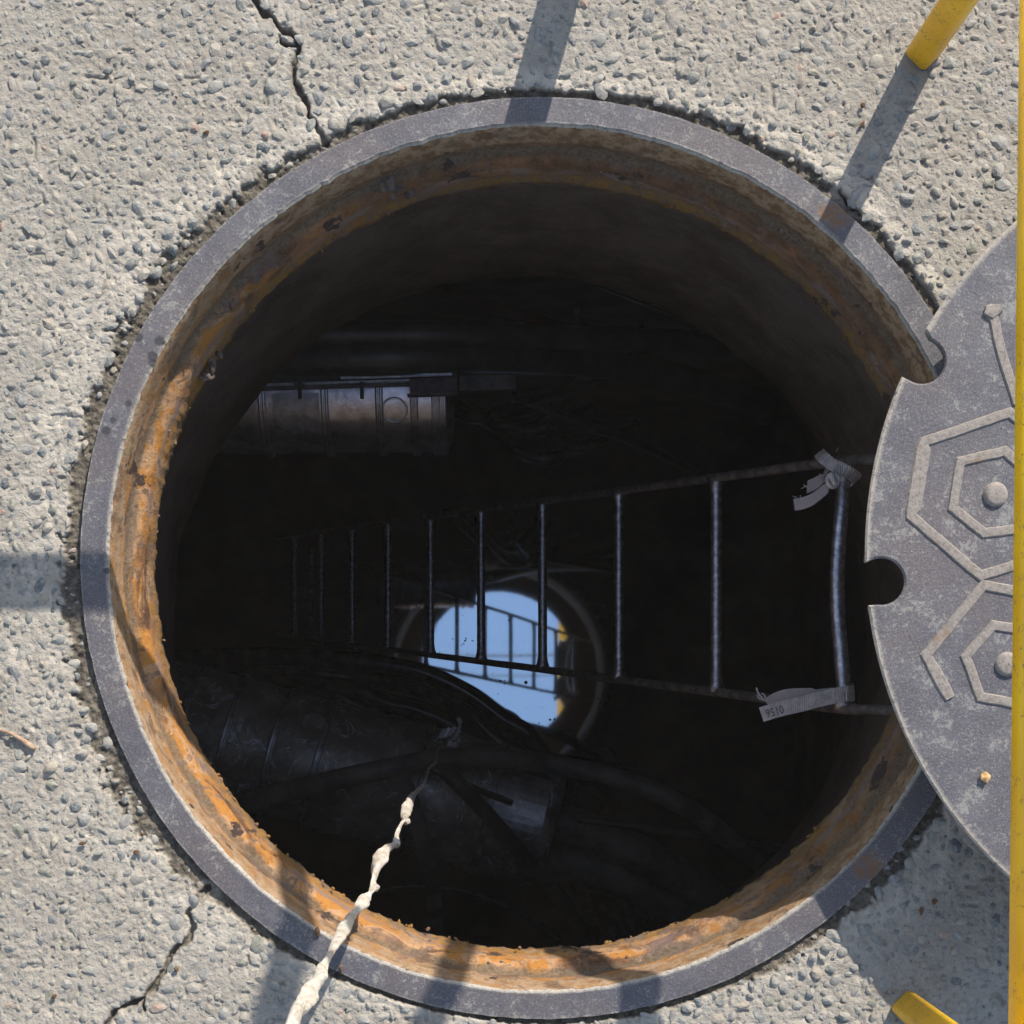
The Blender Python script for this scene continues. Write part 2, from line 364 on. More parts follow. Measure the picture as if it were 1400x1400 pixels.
def crack_dist(x, y):
    wx = x+(fbm(x, y, 120, 3, 5)-.5)*.006; wy = y+(fbm(x, y, 120, 3, 9)-.5)*.006
    best = np.full(x.shape, 9.0)
    for pl, w in cracks:
        P = [W(*p) for p in pl]
        for a, b in zip(P, P[1:]):
            dx, dy = b.x-a.x, b.y-a.y; t = np.clip(((wx-a.x)*dx+(wy-a.y)*dy)/(dx*dx+dy*dy), 0, 1)
            d = np.hypot(wx-a.x-t*dx, wy-a.y-t*dy)/(w*(.55+.9*vnoise(x, y, 90, 3)))
            best = np.minimum(best, d)
    return best
def ground_height(x, y, fine=True):
    r = np.hypot(x, y); th = np.degrees(np.arctan2(y, x)) % 360
    gw = gap_width(th)*(.45+1.1*fbm(x, y, 45, 3, 21))+.0012
    edge = (r-.4)/np.maximum(gw, 1e-4)
    rag = edge+(fbm(x, y, 150, 3, 31)-.5)*1.1
    gap = 1-sstep(rag, .85, 1.15)
    h = (fbm(x, y, 7, 2, 1)-.5)*.004+(fbm(x, y, 60, 3, 2)-.5)*.0022+(fbm(x, y, 260, 2, 3)-.5)*.0016
    # pits where a stone has come out
    pit = sstep(vnoise(x, y, 130, 41), .80, .93); h = h-pit*.0018
    lip = np.exp(-((rag-1.6)/.8)**2)*.001
    h = h+lip*.8-gap*(.0026+.0035*fbm(x, y, 260, 3, 51))
    inner = np.where(r < .70, 1.0, 0.0)
    cd = np.where(inner > 0, crack_dist(x, y), 9.0)
    cr = 1-sstep(cd, .35, 1.0); h = h-cr*.007
    dirt = np.maximum(gap, np.maximum(cr, .55*(1-sstep(cd, .9, 2.2))*sstep(fbm(x, y, 80, 2, 77), .4, .6)))
    stain = (1-sstep(edge, .8, 3.2))*.45*sstep(fbm(x, y, 70, 3, 61), .45, .62)
    dirt = np.maximum(dirt, stain)
    pale = np.maximum(np.exp(-((edge-2.4)/1.6)**2)*.9*(1-gap), np.exp(-((cd-2.6)/1.7)**2)*.55)
    return h*(.3+.7*sstep(2.0-r, 0, 1)), np.clip(dirt, 0, 1), np.clip(pale, 0, 1), gap
th = np.concatenate([np.linspace(44, 322, 2300, endpoint=False), np.linspace(322, 404, 260, endpoint=False)])
th = np.radians(th)
rr = np.concatenate([.3995+np.linspace(0, .29, 290), .69+.012*(np.exp(np.linspace(0, 8.3, 34))-1)[1:]])
R_, T_ = np.meshgrid(rr, th, indexing='ij'); nr, ntn = R_.shape
X = (R_*np.cos(T_)).ravel(); Y = (R_*np.sin(T_)).ravel()
Hh, dirt, pale, gapm = ground_height(X, Y)
V = np.stack([X, Y, Hh], 1).astype(np.float32)
idx = np.arange(nr*ntn).reshape(nr, ntn); nx = np.roll(idx, -1, 1)
F = np.stack([idx[:-1], idx[1:], nx[1:], nx[:-1]], -1).reshape(-1, 4).astype(np.int32)
def np_mesh(name, V, F, attrs=None, smooth=True):
    me = bpy.data.meshes.new(name); k = F.shape[1]
    me.vertices.add(len(V)); me.vertices.foreach_set('co', np.ascontiguousarray(V, np.float32).ravel())
    me.loops.add(F.size); me.loops.foreach_set('vertex_index', F.ravel())
    me.polygons.add(len(F)); me.polygons.foreach_set('loop_start', np.arange(0, F.size, k, dtype=np.int32))
    me.update(calc_edges=True)
    me.polygons.foreach_set('use_smooth', np.full(len(F), smooth))
    for a, v in (attrs or {}).items():
        at = me.attributes.new(a, 'FLOAT', 'POINT'); at.data.foreach_set('value', np.asarray(v, np.float32))
    return me
pav = obj('pavement', np_mesh('pavement', V, F, {'dirt': dirt, 'pale': pale}), MC, kind='structure')

# stones: template half-buried pebbles
def stone_template(seed, sub=1, rounded=False):
    r_ = random.Random(seed); bm = bmesh.new(); bmesh.ops.create_icosphere(bm, subdivisions=sub, radius=1)
    ax = [Vector((r_.uniform(-1, 1), r_.uniform(-1, 1), r_.uniform(-.2, .9))).normalized() for _ in range(5 if rounded else 11)]
    lim = [r_.uniform(.52, .86) for _ in ax]
    for v in bm.verts:
        for a, l in zip(ax, lim):
            d = v.co.dot(a)
            if d > l: v.co -= a*(d-l)*(.6 if rounded else 1)
        v.co *= 1+r_.uniform(-.07, .07)
    bmesh.ops.delete(bm, geom=[v for v in bm.verts if v.co.z < -.45], context='VERTS')
    bmesh.ops.triangulate(bm, faces=bm.faces); bm.verts.index_update()
    v = np.array([p.co[:] for p in bm.verts]); f = np.array([[q.index for q in p.verts] for p in bm.faces]); bm.free(); return v, f
TPL = [stone_template(i, 2 if i < 6 else 1, i % 5 == 0) for i in range(14)]
def in_view(x, y, z=0, m=20):
    k = 2370/(HC-z); px = 668+(x-CX)*k; py = 948-(y-CY)*k
    return -m < px < 1400+m and -m < py < 1400+m
LIDC = W(1785, 755, .09)
cand = []; gridd = {}
def try_add(x, y, s, loose=False, tight=.92):
    c = .012; i, j = int(math.floor(x/c)), int(math.floor(y/c))
    for a in (-1, 0, 1):
        for b in (-1, 0, 1):
            for (u, v, t) in gridd.get((i+a, j+b), ()):
                if (u-x)**2+(v-y)**2 < (tight*(s+t))**2: return False
    gridd.setdefault((i, j), []).append((x, y, s)); cand.append((x, y, s, loose)); return True
# individually seen pebbles: pixel, pixel, radius in pixels
SEEN = [(231, 320, 11), (249, 306, 6), (265, 305, 12), (213, 340, 9), (237, 341, 9), (253, 333, 8), (181, 360, 12), (197, 375, 9), (215, 372, 10), (222, 356, 7), (237, 362, 7), (190, 408, 9), (172, 421, 8), (166, 432, 7), (183, 427, 6),
        (317, 274, 10), (298, 262, 8), (312, 240, 8), (361, 203, 11), (395, 225, 7), (372, 240, 6), (355, 210, 5), (455, 170, 9), (410, 55, 9), (417, 97, 8), (427, 117, 7), (530, 140, 10), (513, 158, 7), (590, 133, 7), (606, 138, 6), (545, 100, 10), (570, 118, 9), (611, 110, 11), (640, 85, 10), (656, 28, 10), (688, 24, 9), (540, 83, 8), (500, 90, 9),
        (1001, 172, 10), (1021, 178, 9), (996, 166, 6), (1036, 157, 12), (970, 152, 7), (1066, 205, 5), (1092, 206, 6), (1083, 217, 5), (1057, 170, 7), (1117, 46, 8), (1113, 38, 6), (1240, 271, 10), (1298, 85, 11), (1264, 212, 9), (1215, 213, 7), (1335, 168, 8), (1255, 352, 9), (1270, 345, 7), (1240, 330, 7), (1228, 322, 6), (1242, 238, 8), (1280, 263, 8), (1337, 275, 9), (1366, 232, 11), (1288, 295, 8), (1262, 378, 7), (1273, 389, 6), (1318, 372, 6),
        (112, 1030, 11), (135, 1038, 9), (150, 1050, 7), (70, 1050, 10), (72, 1073, 9), (108, 1000, 7), (115, 972, 8), (126, 995, 9), (145, 1015, 8), (80, 963, 7), (68, 950, 6), (104, 925, 6), (60, 820, 7), (66, 722, 9), (50, 672, 8), (93, 700, 6), (115, 607, 8), (110, 598, 6), (170, 468, 6), (155, 505, 5), (135, 540, 5),
        (1129, 1296, 8), (1110, 1310, 8), (1124, 1310, 8), (1142, 1280, 13), (1180, 1268, 12), (1160, 1233, 7), (1185, 1207, 8), (1167, 1251, 7), (1201, 1221, 10), (1224, 1203, 12), (1192, 1242, 4), (1175, 1195, 5), (1212, 1185, 7), (1230, 1160, 8), (1255, 1145, 7), (1116, 1330, 9), (1135, 1325, 7), (1098, 1330, 8), (1060, 1344, 11), (1073, 1350, 9), (1026, 1362, 6), (1133, 1368, 10), (1155, 1390, 9), (1108, 1358, 8), (1090, 1376, 8), (1153, 1300, 8), (1178, 1290, 9), (1163, 1281, 7), (1260, 1284, 8), (1305, 1300, 8), (1325, 1328, 9), (1253, 1345, 4), (985, 1373, 9), (940, 1378, 9), (955, 1384, 7), (1000, 1390, 8),
        (210, 1148, 6), (190, 1107, 7), (264, 1232, 9), (120, 1185, 8), (96, 1190, 7), (38, 1165, 8), (75, 1150, 9), (215, 1258, 9), (52, 1237, 8), (87, 1242, 7), (135, 1165, 7)]
for px, py, r_ in SEEN:
    p = W(px, py); try_add(p.x, p.y, r_/1580*.92, True, .55)
nseen = len(cand)
def can_place(x, y):
    return (x*x+y*y) > .4045**2 and in_view(x, y, 0, 30) and ((x-LIDC.x)**2+(y-LIDC.y)**2 > .27**2)
xs = rng.uniform(-.53, .44, 90000); ys = rng.uniform(-.43, .51, 90000)
_, dr, _, gp = ground_height(xs, ys)
cd = crack_dist(xs, ys)
for size_lo, size_hi, cnt, lim in ((.0046, .0074, 1500, 9000), (.0030, .0046, 6000, 30000), (.0015, .0028, 14000, 51000)):
    k0 = {9000: 0, 30000: 9000, 51000: 39000}[lim]; n = 0
    for i in range(k0, k0+lim):
        x, y = float(xs[i]), float(ys[i])
        if not can_place(x, y) or cd[i] < 1.3: continue
        s = random.uniform(size_lo, size_hi)
        if gp[i] > .3:
            if random.random() > .22 or s > .0032: continue
        dens = .30+.9*float(vnoise(np.array([x]), np.array([y]), 14, 88)[0])
        if random.random() > dens*(1.0 if size_lo > .004 else 1.1 if size_lo > .0025 else 1): continue
        if try_add(x, y, s, gp[i] > .3, .98): n += 1
        if n > cnt: break
cand_a = np.array([(c[0], c[1]) for c in cand]); hz, dg, _, gpc = ground_height(cand_a[:, 0], cand_a[:, 1])
order = sorted(range(len(cand)), key=lambda i: (i >= nseen, -cand[i][2]))
big = order[:298]; rest = order[298:]
tmesh = []
for i, (v, f) in enumerate(TPL):
    me = np_mesh('stone', v, f, {'rnd': np.full(len(v), i*.071)}, smooth=False); me.materials.append(MS); tmesh.append(me)
for i in big:
    x, y, s, loose = cand[i]; o = bpy.data.objects.new('stone', tmesh[random.randrange(6)]); link(o); o.parent = pav
    zh = random.uniform(.30, .48) if not loose else random.uniform(.45, .65)
    top = random.uniform(.0006, .0016) if i >= nseen else random.uniform(.0018, .0036)
    o.scale = (s*random.uniform(.95, 1.4), s*random.uniform(.7, 1.1), s*zh)
    o.rotation_euler = (random.uniform(-.15, .15), random.uniform(-.15, .15), random.uniform(0, 6.28))
    base = hz[i] if i >= nseen else max(hz[i], -.0045)
    o.location = (x, y, base+top-s*zh*.80)
VV = []; FF = []; RR = []; off = 0
for i in rest:
    x, y, s, loose = cand[i]; v, f = TPL[random.randrange(14) if s > .003 else random.randrange(6, 14)]
    a = random.uniform(0, 6.28); ca, sa = math.cos(a), math.sin(a); sx, sy = s*random.uniform(.9, 1.6), s*random.uniform(.6, 1.1); sz = s*random.uniform(.3, .55)
    tx, ty = random.uniform(-.15, .15), random.uniform(-.15, .15)
    vx = v[:, 0]*sx; vy = v[:, 1]*sy; q = np.empty_like(v)
    q[:, 0] = x+vx*ca-vy*sa; q[:, 1] = y+vx*sa+vy*ca
    q[:, 2] = hz[i]+v[:, 2]*sz+tx*vx+ty*vy-sz*.80+random.uniform(.0002, .0016)*(1.4 if s > .003 else .9)
    VV.append(q); FF.append(f+off); RR.append(np.full(len(v), random.random())); off += len(v)
obj('aggregate', np_mesh('aggregate', np.concatenate(VV), np.concatenate(FF), {'rnd': np.concatenate(RR)}, False), MS, pav, kind='stuff')
print('stones', len(cand), 'tris', sum(len(f) for f in FF))

# ---------------------------------------------------------------- manhole frame
frame = thing('manhole_surround', 'round cast-iron frame with rusty inner seat set in the concrete round the open shaft', 'manhole frame')
def nz(a, f, s, k=1.0): return noise.noise(Vector((math.cos(a)*f, math.sin(a)*f, s)))*k
bm = bmesh.new()
def jt(a, j, r, z):
    if j == 0: return r+nz(a, 9, 1, .0006), z
    if j in (1,): return r+nz(a, 30, 2, .0006), z+.0002
    if j == 2: return r+nz(a, 5, 5, .0012)+nz(a, 31, 3, .0009)+nz(a, 90, 9, .0008)+nz(a, 190, 4, .0006), z
    if j == 3: return r+nz(a, 5, 5, .0012)+nz(a, 31, 3, .0009)+nz(a, 90, 9, .0008)+nz(a, 190, 4, .0006), z
    return r, z
lathe(bm, [(.3985, -.03), (.3985, .0012), (.3765, .0016), (.3740, -.0006), (.3740, -.03)], 720, jt)
# fix: outer top edge rounded by a bevel profile
obj('rim', bm, MI, frame, smooth=False)
prof = [(.3745, -.0010), (.3728, -.0035), (.3715, -.012), (.3703, -.025), (.3694, -.038), (.3680, -.046), (.3665, -.0495), (.3645, -.0500), (.3632, -.0515), (.3612, -.0545), (.3590, -.0575), (.3572, -.0620), (.3560, -.069), (.3545, -.077), (.3528, -.083), (.3520, -.090), (.3522, -.0985), (.360, -.103), (.40, -.104), (.62, -.105)]
bm = bmesh.new()
def jr(a, j, r, z):
    if j >= 17: return r, z
    p = Vector((math.cos(a)*7, math.sin(a)*7, z*34)); q = p*5.5
    k = .0013 if j > 6 else .0008
    e = noise.noise(p)*k+noise.noise(q)*k*.55+noise.noise(p*11)*k*.35
    if j >= 14: e += abs(noise.noise(p*3.1))*.0035-.0012+noise.noise(p*16)*.0012
    if j <= 1: e *= .5
    return r-e, z+(noise.noise(q+Vector((5, 5, 5)))*.0012 if j > 1 else 0)
lathe(bm, prof, 1100, jr)
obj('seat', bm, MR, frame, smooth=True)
# flakes of rust and dirt lumps on the lower lip
bm = bmesh.new(); rr_ = random.Random(3)
def lump(bm, p, s, seed, flat=.6, sub=2):
    r = bmesh.ops.create_icosphere(bm, subdivisions=sub, radius=s); ax = Vector((rr_.uniform(.6, 1.5), rr_.uniform(.5, 1.1), flat)); R3 = Matrix.Rotation(rr_.uniform(0, 6.28), 3, 'Z')
    for v in r['verts']:
        d = 1+.55*noise.noise(v.co*(1.3/s)+Vector((seed*3.1, 0, 0)))
        v.co = R3 @ Vector((v.co.x*ax.x*d, v.co.y*ax.y*d, v.co.z*ax.z*d))+p
for i in range(150):
    a = rr_.choice((rr_.uniform(math.radians(205), math.radians(320)), rr_.uniform(0, 6.28), rr_.uniform(math.radians(150), math.radians(320))))
    j = rr_.choice((0, 0, 1, 2)); r, z = ((.3515, -.091), (.356, -.070), (.362, -.053))[j]
    r += rr_.uniform(-.001, .002)
    lump(bm, Vector((r*math.cos(a), r*math.sin(a), z)), rr_.uniform(.0008, .0026)*(1.2 if j == 0 else 1), i, .7, 1)
for (px, py, s) in ((1010, 1235, .007), (1020, 1228, .005), (812, 1302, .005), (822, 1308, .006), (835, 1300, .004), (585, 1270, .004), (520, 1270, .004), (455, 1215, .004), (958, 1295, .005), (945, 1290, .003), (705, 1300, .003)):
    p = W(px, py, -.080); lump(bm, p, s*.62, px, .7)
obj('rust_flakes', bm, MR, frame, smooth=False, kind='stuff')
MMUD = simple('dry_mud', (.05, .038, .03), (.13, .10, .08), 120, .95, bump=.002, bscale=220).m
for grp in (((525, 240, .011, -.047), (545, 252, .009, -.058), (510, 250, .006, -.050), (560, 262, .007, -.068), (535, 262, .008, -.066)), ((290, 500, .006, -.078), (283, 515, .006, -.080), (300, 485, .004, -.08))):
    bm = bmesh.new()
    for (px, py, s, z) in grp: lump(bm, W(px, py, z), s, px, .55, 3)
    obj('mud_lump', bm, MMUD, frame, smooth=True)

# ---------------------------------------------------------------- concrete neck and chamber
NC = (-.005, -.023)
bm = bmesh.new()
def jn(a, j, r, z):
    p = Vector((math.cos(a)*6, math.sin(a)*6, z*8)); return r+noise.noise(p)*.006+noise.noise(p*4)*.002*(j in (5, 6)), z+(noise.noise(p*5)*.003 if j in (5, 6) else 0)
lathe(bm, [(.462, -.106), (.459, -.20), (.458, -.30), (.457, -.45), (.456, -.6), (.456, -.785), (.464, -.792), (.492, -.790), (.494, -.60)], 220, jn, center=NC)
obj('shaft_neck', bm, MN, smooth=True, kind='structure')
bm = bmesh.new(); lathe(bm, [(.461, -.790), (.463, -.799), (.468, -.801), (.484, -.800), (.492, -.793), (.493, -.76)], 200, jn, center=NC)
obj('neck_collar', bm, simple('pale_mortar_collar', (.34, .31, .28), (.62, .58, .53), 40, .95, bump=.004, bscale=60).m, smooth=True, kind='structure')
def slab(name, c, s, mat=MCH):
    bm = bmesh.new(); box(bm, c, s); return obj(name, bm, mat, kind='structure')
bm = bmesh.new(); lathe(bm, [(.500, -.71), (2.4, -.71), (2.4, -.67), (.500, -.67)], 64, closed=True, center=NC)
obj('chamber_ceiling', bm, MCH, kind='structure')
RX0, RX1, RY0, RY1, ZB, ZW = -1.5, 1.25, -1.15, 1.05, -3.75, -3.30
slab('chamber_wall', ((RX0+RX1)/2, RY1+.1, (ZB-.68)/2), (RX1-RX0+.4, .2, 3.15))
slab('chamber_wall', ((RX0+RX1)/2, RY0-.1, (ZB-.68)/2), (RX1-RX0+.4, .2, 3.15))
slab('chamber_wall', (RX0-.1, (RY0+RY1)/2, (ZB-.68)/2), (.2, RY1-RY0-.005, 3.14))
slab('chamber_wall', (RX1+.1, (RY0+RY1)/2, (ZB-.68)/2), (.2, RY1-RY0-.005, 3.14))
slab('chamber_floor', ((RX0+RX1)/2, (RY0+RY1)/2, ZB-.05), (RX1-RX0-.01, RY1-RY0-.01, .1))
bm = bmesh.new(); box(bm, ((RX0+RX1)/2, (RY0+RY1)/2, ZW-.15), (RX1-RX0-.012, RY1-RY0-.012, .30))
obj('flood_water', bm, MWAT, kind='structure')
# bits floating on the water
bm = bmesh.new()
def wpt(px, py): return W(px, py, ZW+.002)
for i in range(90):
    px, py = rr_.gauss(680, 60), rr_.gauss(900, 55)
    if rr_.random() < .4: px, py = rr_.uniform(480, 900), rr_.uniform(760, 1030)
    p = wpt(px, py); s = rr_.uniform(.0006, .0022); lump(bm, p, s, i, .4, 1)
for (px, py) in ((636, 876), (634, 880), (631, 882), (646, 876), (637, 873), (621, 900), (619, 901)):
    lump(bm, wpt(px, py), .0028, px, .4, 1)
obj('floating_specks', bm, MSPK, kind='stuff')
bm = bmesh.new()
for (px, py, r) in ((696, 848, .005), (719, 933, .009), (684, 931, .006), (690, 935, .004), (573, 831, .006), (569, 829, .004), (826, 828, .006), (828, 838, .005), (752, 984, .006), (758, 983, .005), (830, 960, .006), (818, 955, .005), (822, 968, .005), (739, 893, .004)):
    p = wpt(px, py); cc = bmesh.ops.create_icosphere(bm, subdivisions=2, radius=r*.55)
    for v in cc['verts']: v.co = Vector((v.co.x, v.co.y, v.co.z*.6))+p
obj('foam_bubbles', bm, simple('bubble_film', (.25, .27, .3), (.5, .5, .55), 200, .08, .7).m, smooth=True, kind='stuff')

# ---------------------------------------------------------------- ladder
lad = thing('ladder', 'grey steel rung ladder leaning from the shaft lip down into the black flood water', 'ladder')
def lpt(i, side):   # i rungs down from the top one, side -1..1
    return Vector((.341-.1*i+(.006*max(0, -i) if i < 0 else 0), .001+.0184*i+side*.135, -(.382+.3*i)))
for side in (1, -1):
    P = [lpt(-.75, side), lpt(-.3, side), lpt(0, side), lpt(.5, side)]+[lpt(k, side) for k in range(1, 12)]
    P[1] += Vector((0, -.004*side, 0))
    P = catmull(P, 4); bm = bmesh.new(); tube(bm, P, .0077, 10, sx=1.15, sy=.75, lump=.12, up=(1, 0, .3)); obj('rail', bm, MRAIL, lad, smooth=True)
for i in range(11):
    A, B = lpt(i, 1), lpt(i, -1); n = 24; P = []; R_r = []
    for k in range(n+1):
        t = k/n; p = A.lerp(B, t)
        if i == 0: p.x -= .0065*math.sin(math.pi*t)*(1-.3*math.cos(2*math.pi*t))
        e = min(t, 1-t)*.27; r = .0074 if i else .0080
        r *= 1+.75*math.exp(-(max(e-.004, 0)/.006)**1.3)
        P.append(p); R_r.append(r)
    bm = bmesh.new(); tube(bm, P, R_r, 14, lump=.05); obj('rung', bm, MRUNG, lad, smooth=True)

# webbing straps
st = thing('webbing_strap', 'beige webbing strap knotted round the upper rail beside the top rung with two ragged tails', 'strap')
def PZ(l, z): return [W(px, py, z+(dz[0] if dz else 0)) for px, py, *dz in l]
bm = bmesh.new(); P = catmull(PZ([(1120, 619, -.03), (1124, 624, .010), (1136, 634, .022), (1150, 641, .024), (1162, 647, .018), (1171, 654, -.004), (1168, 660, -.03)], -.352), 6)
ribbon(bm, P, .0132, [W(1, 0, 0)-W(0, 0.9, 0)]*len(P), .0016, .00035); obj('loop', bm, MW, st)
bm = bmesh.new(); P = catmull(PZ([(1150, 646, .0), (1138, 655, .016), (1129, 668, .012), (1112, 682, .0), (1098, 688, -.008), (1086, 690, -.012)], -.352), 6)
ribbon(bm, P, [.011]*12+[.0125]*(len(P)-12), Vector((.4, .8, .3)), .0014); obj('tail', bm, MWD, st)
bm = bmesh.new(); P = catmull(PZ([(1134, 634, .0), (1128, 648, .008), (1118, 659, .004), (1104, 666, -.006)], -.36), 6)
ribbon(bm, P, [.010]*8+[.016]*(len(P)-8), Vector((.5, .7, .2)), .0014); obj('tail', bm, MWD, st)
bm = bmesh.new(); c = W(1139, 657, -.325); P = [c+Vector((math.cos(a)*.0062, math.sin(a)*.0068, .001*math.sin(2*a))) for a in [k*math.pi/8 for k in range(17)]]
tube(bm, P, .0026, 8, lump=.3); P = [c+Vector((x, y, .002)) for x, y in ((-.002, .008), (.0, .0), (.003, -.004))]; tube(bm, catmull(P, 5), .0034, 8, lump=.3)
obj('knot', bm, MW, st, smooth=True)
bm = bmesh.new()
for (a, b) in (((1104, 664), (1095, 668)), ((1106, 668), (1098, 662)), ((1090, 680), (1083, 678)), ((1143, 618), (1146, 612)), ((1095, 683), (1094, 677))):
    tube(bm, PZ([a, b], -.345), .0004, 5)
obj('frayed_threads', bm, MW, st, kind='stuff')

st2 = thing('webbing_strap', 'pale webbing strap with stamped digits, tied where the top rung meets the lower rail', 'strap')
bm = bmesh.new(); P = catmull(PZ([(1166, 944, -.03), (1166, 948, .0), (1158, 948, .014), (1147, 950, .019), (1138, 952, .020)], -.375), 7)
ribbon(bm, P, .0165, W(1, 10, 0)-W(0, 0, 0), .0014, .0009); obj('loop', bm, MW, st2)
bm = bmesh.new(); P = catmull(PZ([(1140, 952, .020), (1120, 956, .022), (1098, 962, .022), (1072, 968, .022), (1057, 972, .021), (1041, 977, .016)], -.375), 6)
ribbon(bm, P, .0160, W(3, 10, 0)-W(0, 0, 0), .0014); tail = obj('tail', bm, MW, st2)
bm = bmesh.new(); P = catmull(PZ([(1140, 945, .004), (1110, 948, .006), (1080, 949, .004), (1062, 954, .0), (1049, 962, -.004)], -.378), 6)
ribbon(bm, P, [.008]*6+[.012]*(len(P)-6), Vector((.1, 1, .2)), .0014); obj('folded_end', bm, MWD, st2)
bm = bmesh.new()
for l in ([(1046, 958), (1040, 952), (1036, 946), (1034, 940)], [(1044, 957), (1038, 955), (1035, 950)], [(1048, 958), (1045, 950), (1041, 948)]):
    tube(bm, catmull(PZ(l, -.365), 4), .0010, 5, lump=.6)
obj('frayed_threads', bm, MW, st2, kind='stuff')
cu = bpy.data.curves.new('digits', 'FONT'); cu.body = '0156'; cu.size = .0125; cu.extrude = .0001; cu.align_x = 'CENTER'; cu.align_y = 'CENTER'
to = bpy.data.objects.new('stamped_digits', cu); link(to)
bpy.context.view_layer.update(); dg_ = bpy.context.evaluated_depsgraph_get(); tm = bpy.data.meshes.new_from_object(to.evaluated_get(dg_)); bpy.data.objects.remove(to)
td = obj('stamped_digits', tm, None, st2); tm.materials.clear(); tm.materials.append(MINK)
td.location = W(1059, 972, -.3515); td.rotation_euler = (0, 0, math.pi+math.radians(15)); td.scale = (.8, 1, 1)

# ---------------------------------------------------------------- lid
LR = 602*(HC-.09)/2370
lid = thing('manhole_cover', 'round cast-iron lid with raised hexagon pattern and two rim notches, half over the shaft', 'manhole lid', None, LIDC-Vector((0, 0, .09)))
bm = bmesh.new()
def lid_outline(R, nts, n=260):
    pts = []
    res = []
    for k in range(n):
        a = 2*math.pi*k/n; p = Vector((R*math.cos(a), R*math.sin(a))); ins = None
        for q, (c, r) in enumerate(nts):
            if (p-c).length < r: ins = q
        res.append((a, p, ins))
    k0 = next(i for i in range(n) if res[i][2] is None); i = k0; done = 0
    while done < n:
        a, p, ins = res[i % n]
        if ins is None: pts.append(p); i += 1; done += 1; continue
        c, r = nts[ins]; j = i
        while res[j % n][2] == ins: j += 1; done += 1
        # circle-circle intersections
        d = c.length; x = (d*d+R*R-r*r)/(2*d); h = math.sqrt(R*R-x*x); u = c/d; v = Vector((-u.y, u.x))
        p1, p2 = u*x-v*h, u*x+v*h
        a1 = math.atan2((p1-c).y, (p1-c).x); a2 = math.atan2((p2-c).y, (p2-c).x)
        # go through the inner side (towards lid centre)
        ain = math.atan2((-u).y, (-u).x)
        d1 = (a1-ain+math.pi) % (2*math.pi)-math.pi; d2 = (a2-ain+math.pi) % (2*math.pi)-math.pi
        for t in range(2, 19): pts.append(c+Vector((math.cos(ain+d1+(d2-d1)*t/20), math.sin(ain+d1+(d2-d1)*t/20)))*r)
        i = j
    o2 = [pts[0]]
    for p in pts[1:]:
        if (p-o2[-1]).length > .0022: o2.append(p)
    return o2
def lp(px, py, z=.09):
    p = W(px, py, z)-LIDC; return Vector((p.x, p.y))
NTS = [(lp(1205, 795), 32*(HC-.09)/2370), (lp(1261, 493), 31.5*(HC-.09)/2370)]
out = lid_outline(LR, NTS)
def plate(bm, out, zt, zb, inset=.0016):
    # top with a small chamfer
    c = Vector((0, 0)); n = len(out); top = []; mid = []; bot = []
    for k in range(n):
        a, b = out[k-1], out[(k+1) % n]; t = (b-a); nn = Vector((t.y, -t.x)).normalized(); e = 1+.5*noise.noise(Vector((out[k].x*70, out[k].y*70, 0)))
        p = out[k]; q = p-nn*inset*e
        top.append(bm.verts.new((q.x, q.y, zt))); mid.append(bm.verts.new((p.x, p.y, zt-inset*.9))); bb = p-nn*.003; bot.append(bm.verts.new((bb.x, bb.y, zb)))
    for A, B in ((top, mid), (mid, bot)):
        for k in range(n): bm.faces.new((A[k], A[(k+1) % n], B[(k+1) % n], B[k]))
    from mathutils.geometry import tessellate_polygon
    for L, fl in ((top, 1), (bot, -1)):
        for a, b, c3 in tessellate_polygon([[v.co.copy() for v in L]]):
            try: bm.faces.new((L[a], L[b], L[c3])[::fl])
            except ValueError: pass
plate(bm, out, .09, .074); obj('plate', bm, MLID, lid)
bm = bmesh.new(); lathe(bm, [(.282, .002), (.300, .002), (.308, .073), (.282, .073)], 96, closed=True); obj('underside_skirt', bm, MDSTEEL, lid, smooth=True)
mrel = M('worn_relief', .6, .0, .4); _n = mrel.noise(230, 6, .78); _c = mrel.mix(mrel.step(_n, .32, .6), (.120, .104, .092), (.225, .195, .170))
_c = mrel.mix(mrel.math('MULTIPLY', mrel.step(mrel.noise(40, 4), .60, .70), .7), _c, (0.170, 0.109, 0.061)); mrel.col(_c); mrel.bmp(_n, .0009, .8); MREL = mrel.m
PXM = (HC-.09)/2370
def stroke(bm, pts, w, closed=False, h=.0028):
    """raised bar polyline on the lid top with sloping sides; w in px or list"""
    n = len(pts); ws = w if hasattr(w, '__len__') else [w]*n; rows = []
    for i in range(n):
        a = pts[i-1] if (i > 0 or closed) else pts[i]; b = pts[(i+1) % n] if (i < n-1 or closed) else pts[i]; p = pts[i]
        t1 = (p-a).normalized() if (p-a).length > 0 else (b-p).normalized(); t2 = (b-p).normalized() if (b-p).length > 0 else t1
        t = (t1+t2).normalized(); nn = Vector((-t.y, t.x)); k = 1/max(.5, t.dot(t1)); hw = ws[i]*PXM/2*k
        rows.append([bm.verts.new((p.x+nn.x*s*hw, p.y+nn.y*s*hw, z)) for s, z in ((-1.12, .0895), (-.8, .09+h), (-.3, .09+h*1.08), (.3, .09+h*1.05), (.8, .09+h), (1.12, .0895))])
    m = n if closed else n-1
    for i in range(m):
        a, b = rows[i], rows[(i+1) % n]
        for k in range(5): bm.faces.new((a[k], a[k+1], b[k+1], b[k]))
    if not closed: bm.faces.new(rows[0]); bm.faces.new(rows[-1][::-1])
